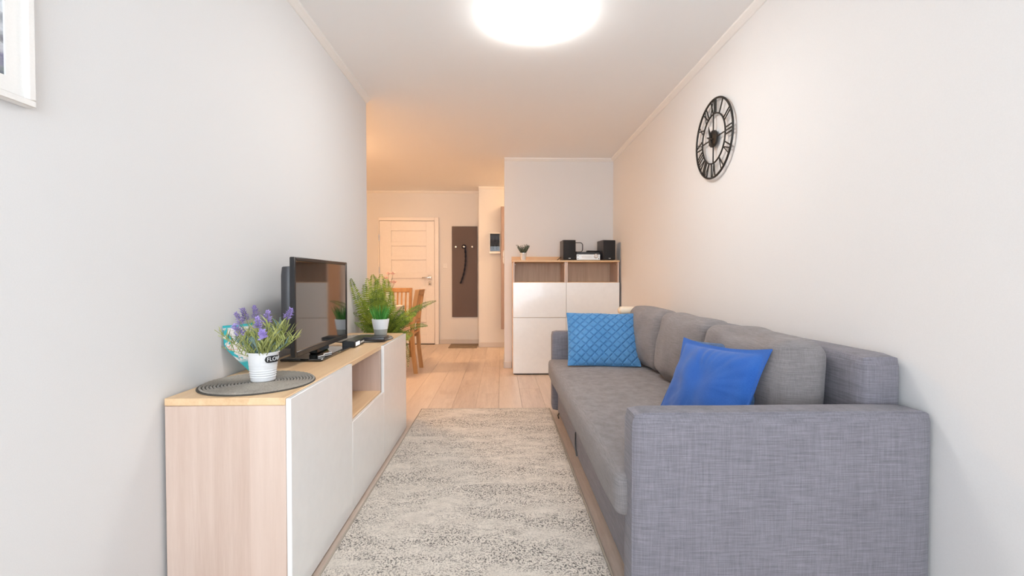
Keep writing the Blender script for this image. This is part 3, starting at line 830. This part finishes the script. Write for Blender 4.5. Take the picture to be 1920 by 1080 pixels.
m.box(fx1 - .012, fx1, y0, y1, fz0 + .035, fz1 - .015, .002); m.box(fx0 + .012, fx1 - .012, y1 - .01, y1, fz0 + .035, fz1 - .015)
m.build('casing', 'whiteplastic', fb)
for r_ in range(2):
    for k in range(5): box('breaker', fx0 + .020 + k * .027, fx0 + .044 + k * .027, YH - .05, YH - .011, fz0 + .06 + r_ * .12, fz0 + .14 + r_ * .12, 'greypot' if (k + r_) % 2 else 'whiteplastic', fb, bev=.002)
M['smoke'] = glass('smoked_glass', (.42, .39, .36), .03)
box('window_pane', fx0 + .013, fx1 - .013, y0 + .001, y0 + .004, fz0 + .037, fz1 - .017, 'smoke', fb, bev=0)
box('hall_panel', .000, .60, YH - .10, YH - .001, .29, 2.16, 'mauve', None, bev=.003, label='tall mauve-beige panel on the hall wall half hidden by the partition', cat='panel')
dm = thing('doormat', (-.57, 7.22, 0), 'small dark grey doormat below the coat rack', 'doormat')
box('mat_pad', -.81, -.37, 6.96, 7.38, .0005, .010, 'mat', dm, bev=.003)

# ------------------------------------------------------------------ tall cabinets
CY0, CY1, CT = 4.98, 5.365, 1.262
cx = [.130, .717, 1.304]
for i in range(2):
    a, b_ = cx[i] + .0005, cx[i + 1] - .0005
    t = thing('tall_cabinet', ((a + b_) / 2, (CY0 + CY1) / 2, 0), ('tall oak cabinet with white fronts, left of the pair, below the small plant', 'tall oak cabinet with white fronts, right of the pair, below the stereo')[i], 'cabinet', 'tall cabinets at the back wall')
    fy = CY0 + .018
    box('side_panel', a, a + .018, fy, CY1, .012, CT - .02, 'oak_z', t); box('side_panel', b_ - .018, b_, fy, CY1, .012, CT - .02, 'oak_z', t)
    box('back_panel', a + .018, b_ - .018, CY1 - .012, CY1 - .002, .03, CT - .02, 'oak_dull', t, bev=0)
    box('shelf', a + .0185, b_ - .0185, fy + .001, CY1 - .0125, 1.005, 1.023, 'oak_x', t); box('shelf', a + .0185, b_ - .0185, fy + .001, CY1 - .0125, .62, .638, 'oak_x', t)
    box('base_panel', a + .0185, b_ - .0185, fy + .001, CY1 - .0125, .012, .03, 'oak_x', t)
    box('plinth', a + .01, b_ - .01, fy + .01, CY1, 0, .0115, 'gap', t, bev=0)
    for p in (0, 1):
        z0, z1 = ((.016, .630), (.634, 1.016))[p]
        box('door', a + .001, b_ - .001, CY0, fy - .001, z0, z1, 'gloss', t, bev=.0015)
    for xx in (a + .022, b_ - .022): MB().lathe((0, 0, 0), [(.008, 0), (.008, .006), (.001, .008)], 12, mtx=Matrix.Translation((xx - math.copysign(.004, xx - (a + b_) / 2 + 1e-6) * 0, fy + .05, 1.215)) @ Matrix.Rotation(R(90 if xx < (a + b_) / 2 else -90), 4, 'Y')).build('hinge_cap', 'chrome', t)
ct = thing('cabinet_top', (cx[1], 5.17, CT - .02), 'continuous oak top board across both tall cabinets', 'worktop')
box('board', cx[0] - .004, cx[2] + .004, CY0 + .012, CY1 + .004, CT - .0195, CT, 'oak_x', ct)
box('back_rail', cx[0] - .006, cx[2] + .004, CY1 - .008, CY1 + .006, CT + .0005, CT + .056, 'oak_x', None, label='narrow oak rail standing on the back edge of the tall cabinets', cat='rail')

# things on the tall cabinets
c0 = Vector((.247, 5.05, CT))
sp_ = thing('small_plant', c0, 'small dusty green plant in a metal pot on the tall cabinet', 'potted plant')
MB().lathe(c0, [(.026, 0), (.036, .072), (.038, .074), (.038, .082), (.035, .082), (.033, .07)], 28).build('pot', 'silver', sp_)
MB().lathe(c0, [(.034, .068), (.001, .071)], 16).build('soil', 'soil', sp_)
random.seed(21)
for i in range(42):
    m = MB(); a = random.uniform(0, 2 * math.pi); rr = random.uniform(0, .03); b0 = c0 + Vector((rr * math.cos(a), rr * math.sin(a), .07))
    ln = random.uniform(.045, .098); tp = b0 + Vector((math.cos(a) * ln * .6, math.sin(a) * ln * .6, ln)); m.tube([b0, tp], .0012, 4)
    for k in range(9):
        p = b0.lerp(tp, .2 + .8 * k / 9); aa = random.uniform(0, 6.28); blade(m, p, p + Vector((math.cos(aa) * .018, math.sin(aa) * .018, .018)), .0045, .002, 2)
    m.build('sprig', 'dustygreen', sp_, rec=False)
def speaker(cxx, ang, label):
    t = thing('speaker', (cxx, 5.10, CT), label, 'speaker', 'bookshelf speakers on the tall cabinet')
    mt = Matrix.Translation((cxx, 5.10, CT)) @ Matrix.Rotation(R(ang), 4, 'Z')
    MB().box(-.071, .071, -.085, .11, 0.003, .224, .004, mtx=mt).build('enclosure', 'charcoal', t)
    gr = MB().box(-.068, .068, -.098, -.0855, .008, .220, .006, 2, mtx=mt).build('grille', 'blackmat', t)
    MB().box(-.012, .012, -.0995, -.098, .018, .024, 0, mtx=mt).build('badge', 'silver', gr)
    for sx_ in (-1, 1): MB().box(sx_ * .05 - .01, sx_ * .05 + .01, -.07, -.05, 0, .003, 0, mtx=mt).build('foot', 'black', t)
speaker(.750, 3, 'black bookshelf speaker left of the silver receiver')
speaker(1.185, 8, 'black bookshelf speaker right of the silver receiver, by the wall')
rc = thing('receiver', (.968, 5.12, CT), 'silver fronted stereo receiver between the two black speakers', 'stereo')
MB().box(.836, 1.094, 5.03, 5.24, CT + .008, CT + .092, .003).build('housing', 'black', rc)
fp = MB().box(.834, 1.096, 5.018, 5.0295, CT + .004, CT + .066, .002).build('front_panel', 'silver', rc)
MB().lathe((0, 0, 0), [(.024, 0), (.024, .014), (.02, .018), (.001, .018)], 24, mtx=Matrix.Translation((1.048, 5.018, CT + .048)) @ Matrix.Rotation(R(90), 4, 'X')).build('volume_knob', 'chrome', rc)
for xx, zz in ((.85, .05), (.85, .018), (1.08, .018)): MB().lathe((0, 0, 0), [(.005, 0), (.005, .004), (.001, .004)], 12, mtx=Matrix.Translation((xx, 5.018, CT + zz)) @ Matrix.Rotation(R(90), 4, 'X')).build('button', 'black', fp)
MB().box(.89, 1.0, 5.0165, 5.018, CT + .022, CT + .05, 0).build('display', 'whiteplastic', fp)
for xx in (.86, 1.07): MB().box(xx - .012, xx + .012, 5.05, 5.075, CT, CT + .008, 0).build('foot', 'black', rc)
rm = thing('remote_control', (1.03, 5.08, CT + .0925), 'black remote control with silver keys lying on the receiver', 'remote control')
rmm = Matrix.Translation((1.03, 5.085, CT + .0925)) @ Matrix.Rotation(R(14), 4, 'Z')
MB().box(-.075, .075, -.022, .022, 0, .018, .005, 2, mtx=rmm).build('casing', 'black', rm)
for k in range(4): MB().box(-.055 + k * .028, -.043 + k * .028, -.012, .012, .018, .0205, .001, mtx=rmm).build('key', 'silver', rm)
an = []
ax0, ax1, az0, az1, rr = .79, .925, CT + .100, CT + .205, .03
for (cx_, cz_, a0) in ((ax1 - rr, az1 - rr, 0), (ax0 + rr, az1 - rr, 90), (ax0 + rr, az0 + rr, 180), (ax1 - rr, az0 + rr, 270)):
    for k in range(6): a = R(a0 + 18 * k); an.append((cx_ + rr * math.cos(a), 5.15, cz_ + rr * math.sin(a)))
m = MB(); m.tube(an, .0048, 6, closed=True); m.box(.845, .875, 5.135, 5.165, CT + .0925, CT + .1, .002)
m.build('loop_antenna', 'black', None, label='black wire loop antenna behind the left speaker on the receiver', cat='antenna')
MB().tube([(.625, 5.06, CT + .004), (.645, 5.07, CT + .02), (.668, 5.10, CT + .035), (.69, 5.235, CT + .05)], .004, 6).build('speaker_cable', 'black', None, label='short black cable end left of the left speaker', cat='cable')

# ------------------------------------------------------------------ sofa
so = thing('sofa', (.86, 2.50, 0), 'grey linen three-seat sofa bed along the right wall', 'sofa')
AX0, AX1, AY0, AYi, AZ = .395, 1.318, 1.346, 1.456, .647
FY0, FY1 = 3.49, 3.60
SEAT = .44
def arm(y0, y1):
    return soft_box(AX0, AX1, y0, y1, .035, AZ, r=.022, n=(24, 6, 18), bulge=(0, .004, 0), wrinkle=.0015, wscale=5).build('armrest', 'sofa', so, smooth=60)
a1 = arm(AY0, AYi); a2 = arm(FY0, FY1)
def piping(y, par):
    r_ = .010
    pts = [(AX0 + .004, y, .06), (AX0 + .004, y, AZ - .03), (AX0 + .012, y, AZ - .010), (AX0 + .035, y, AZ - .003), (AX1 - .03, y, AZ - .003), (AX1 - .008, y, AZ - .012), (AX1 - .003, y, AZ - .04), (AX1 - .003, y, .06)]
    MB().tube(pts, .0035, 6).build('seam', 'sofa', par)
piping(AY0 + .014, a1); piping(FY0 + .014, a2)
soft_box(1.185, 1.318, AYi + .002, FY0 - .002, .035, .800, r=.022, n=(6, 40, 20), wrinkle=.002).build('backrest', 'sofa', so, smooth=60)
soft_box(.360, 1.183, AY0 + .055, FY0 - .002, .300, SEAT, r=.028, n=(30, 60, 8), bulge=(.006, 0, .012), wrinkle=.004, wscale=4, seed=2).build('seat_cushion', 'sofaseat', so, smooth=60)
box('drawer_front', .438, .460, AYi + .004, FY0 - .004, .03, .297, 'sofa', so, bev=.006)
box('base_frame', .461, 1.18, AYi + .004, FY0 - .004, .03, .296, 'sofa', so, bev=.004)
for yy in (AY0 + .05, FY1 - .05):
    for xx in (.47, 1.26): MB().lathe((xx, yy, 0), [(.02, 0), (.024, .036)], 14).build('foot', 'black', so)
MB().tube([(.4365, 2.64, .155), (.431, 2.62, .12), (.430, 2.60, .07), (.4345, 2.585, .035)], .004, 6).build('pull_strap', 'black', so)
MB().tube([(.437, 3.40, .045), (.425, 3.39, .03), (.43, 3.37, .012)], .005, 6).build('strap_end', 'black', so)
def back_cushion(y0, y1, seed, lean, zt):
    mt = Matrix.Translation((1.135, 0, SEAT + .01)) @ Matrix.Rotation(R(lean), 4, 'Y') @ Matrix.Translation((-1.135, 0, -SEAT - .01))
    return soft_box(.958, 1.135, y0, y1, SEAT + .012, zt, r=.05, n=(12, 26, 20), bulge=(.040, .004, .014), wrinkle=.017, wscale=6.5, seed=seed, mtx=mt).build('back_cushion', 'sofaseat', so, smooth=70)
back_cushion(1.575, 2.22, 1, 6, .820); back_cushion(2.225, 2.85, 2, 6, .830); back_cushion(2.855, 3.47, 3, 4, .836)
soft_pts = None

# ------------------------------------------------------------------ loose cushions and blanket on the sofa
mt = frame(Vector((.722, 3.225, SEAT + .185)), (1, -.10, 0), (.06, .62, 1))
q = pillow_mesh(.50, .415, .11, mt, n=150, quilt=.010, cells=8, pull=.03, wrinkle=.002, seed=4).build('quilted_pillow', 'sky', None, smooth=80, rec=False, label='sky blue diamond-quilted pillow against the far armrest', cat='pillow')
mt = frame(Vector((.842, 1.835, SEAT + .160)), (.12, -.45, .015), (.125, .05, .30))
pillow_mesh(.50, .41, .12, mt, n=64, flange=.020, pull=.10, wrinkle=.022, seed=9).build('blue_pillow', 'royal', None, smooth=80, rec=False, label='royal blue pillow with flanged edge behind the near armrest', cat='pillow')
mt = frame(Vector((.915, 1.900, SEAT + .178)), (.12, -.42, .05), (.125, .05, .30))
pillow_mesh(.45, .36, .06, mt, n=48, pull=.06, wrinkle=.010, seed=13).build('denim_pillow', 'denim', None, smooth=80, rec=False, label='dark denim blue pillow mostly hidden behind the royal blue one', cat='pillow')
bl = thing('folded_blanket', (1.0, 3.545, AZ), 'folded cream blanket lying on the far armrest of the sofa', 'blanket')
for k in range(3):
    soft_box(.895 + .012 * k, 1.17 - .01 * k, 3.495, 3.597, AZ + .004 + k * .062, AZ + .065 + k * .062, r=.026, n=(14, 6, 6), wrinkle=.004, seed=k + 30).build('fold', 'cream', bl, smooth=70)

# ------------------------------------------------------------------ rug
rg = thing('rug', (-.128, 2.3, 0), 'long beige rug with worn grey speckles between sideboard and sofa', 'rug')
box('pile', -.636, .388, .95, 3.655, .0005, .011, 'rug', rg, bev=.004)
m = MB(); zz = .006
m.tube([(-.640, .946, zz), (.392, .946, zz), (.392, 3.659, zz), (-.640, 3.659, zz)], .005, 6, closed=True); m.build('binding', 'rugedge', rg)

# ------------------------------------------------------------------ wall clock
CK = Vector((XR - .022, 2.785, 1.915))
ck = thing('wall_clock', (XR, CK.y, CK.z - .245), 'round openwork dark iron clock with roman numerals above the sofa', 'clock')
RO, RI = .238, .150
def cp(r_, a, dx=0): return Vector((CK.x + dx, CK.y - r_ * math.sin(a), CK.z + r_ * math.cos(a)))   # a clockwise from 12
for r_, nm, th in ((RO, 'outer_ring', .0065), (RI, 'inner_ring', .005)):
    MB().tube([cp(r_, i * 2 * math.pi / 64) for i in range(64)], th, 8, closed=True).build(nm, 'iron', ck)
for a in (0, 90, 180, 270): MB().tube([cp(.03, R(a)), cp(RI, R(a))], .004, 6).build('spoke', 'iron', ck)
MB().lathe((0, 0, 0), [(.048, -.008), (.052, -.004), (.052, .006), (.03, .012), (.001, .013)], 32, mtx=Matrix.Translation(CK) @ Matrix.Rotation(R(-90), 4, 'Y')).build('hub', 'iron', ck)
NUM = ['XII', 'I', 'II', 'III', 'IIII', 'V', 'VI', 'VII', 'VIII', 'IX', 'X', 'XI']
for i, s_ in enumerate(NUM):
    m = MB(); a0 = R(30 * i); wd = {'I': .020, 'V': .042, 'X': .042}
    tot = sum(wd[c] for c in s_); pos = -tot / 2; r0, r1 = RI, RO
    if s_ == 'IIII': s_, tot = 'IV', wd['I'] + wd['V']; pos = -tot / 2
    for c in s_:
        mid_ = pos + wd[c] / 2; pos += wd[c]
        def q_(r_, off):                      # off metres to the right when read from the centre
            base_ = cp(r_, a0); tan = Vector((0, -math.cos(a0), -math.sin(a0))); return base_ + tan * off
        t_ = .0042; h_ = wd[c] * .38
        if c == 'I': m.tube([q_(r0, mid_), q_(r1, mid_)], t_, 6)
        if c == 'V': m.tube([q_(r1, mid_ - h_), q_(r0, mid_)], t_, 6); m.tube([q_(r1, mid_ + h_), q_(r0, mid_)], t_ * .7, 6)
        if c == 'X': m.tube([q_(r1, mid_ - h_), q_(r0, mid_ + h_)], t_, 6); m.tube([q_(r1, mid_ + h_), q_(r0, mid_ - h_)], t_ * .7, 6)
    m.build('numeral', 'iron', ck)
for a, ln, tail, nm in ((R(-18), .085, .06, 'minute_hand'), (R(-68), .055, .03, 'hour_hand')):
    m = MB(); m.tube([cp(-tail, a, -.018), cp(ln * .5, a, -.018), cp(ln, a, -.018)], [.003, .006, .0015], 6); m.build(nm, 'iron', ck)

# ------------------------------------------------------------------ picture on the left wall
def picture_mat():
    k = Nodes('city_print'); v = k.coords((1, 1, 1))
    sp = k.new('ShaderNodeSeparateXYZ'); tc = k.new('ShaderNodeTexCoord'); k.link(tc.outputs['Object'], sp.inputs[0])
    n1 = k.noise(k.coords((1, 6, 14)), 2.2, 4, .7); n2 = k.noise(v, 30, 3, .7)
    ad = k.new('ShaderNodeMath', operation='MULTIPLY_ADD'); ad.inputs[1].default_value = .10; k.link(n1, ad.inputs[0]); k.link(sp.outputs['Z'], ad.inputs[2])
    c = k.ramp(ad.outputs[0], [(.105, srgb(84, 104, 90)), (.125, srgb(96, 90, 130)), (.155, srgb(200, 200, 206)), (.165, srgb(96, 94, 104)), (.19, srgb(200, 204, 210)), (.225, srgb(120, 124, 134)), (.235, srgb(216, 220, 224)), (.275, srgb(206, 212, 220)), (.285, srgb(104, 108, 112)), (.31, srgb(214, 150, 110)), (.5, srgb(198, 120, 84))])
    k.base(k.mix(.25, c, k.ramp(n2, [(.3, (.08, .08, .1)), (.7, (.85, .85, .82))]))); k.b.inputs['Roughness'].default_value = .3
    return k.m
py1 = 1.058; pz0 = 1.434; PWD, PHT = .50, .70
pc = thing('framed_picture', (XL, py1 - PWD / 2, pz0), 'white framed city print on the left wall, cut by the picture edge', 'picture')
m = MB(); fw = .016; xa0, xa1 = XL + .001, XL + .022
m.box(xa0, xa1, py1 - PWD, py1, pz0, pz0 + fw, .002); m.box(xa0, xa1, py1 - PWD, py1, pz0 + PHT - fw, pz0 + PHT, .002)
m.box(xa0, xa1, py1 - PWD, py1 - PWD + fw, pz0 + fw, pz0 + PHT - fw, .002); m.box(xa0, xa1, py1 - fw, py1, pz0 + fw, pz0 + PHT - fw, .002)
m.build('frame', 'trim', pc)
mg = .052
m = MB(); mw = mg - fw
m.box(XL + .004, XL + .010, py1 - PWD + fw, py1 - fw, pz0 + fw, pz0 + mg, 0); m.box(XL + .004, XL + .010, py1 - PWD + fw, py1 - fw, pz0 + PHT - mg, pz0 + PHT - fw, 0)
m.box(XL + .004, XL + .010, py1 - PWD + fw, py1 - PWD + mg, pz0 + mg, pz0 + PHT - mg, 0); m.box(XL + .004, XL + .010, py1 - mg, py1 - fw, pz0 + mg, pz0 + PHT - mg, 0)
m.build('mat_board', 'trim', pc)
box('print', XL + .002, XL + .006, py1 - PWD + mg - .002, py1 - mg + .002, pz0 + mg - .002, pz0 + PHT - mg + .002, picture_mat(), pc, bev=0)

for o in bpy.data.objects:
    if '_o' in o: del o['_o']
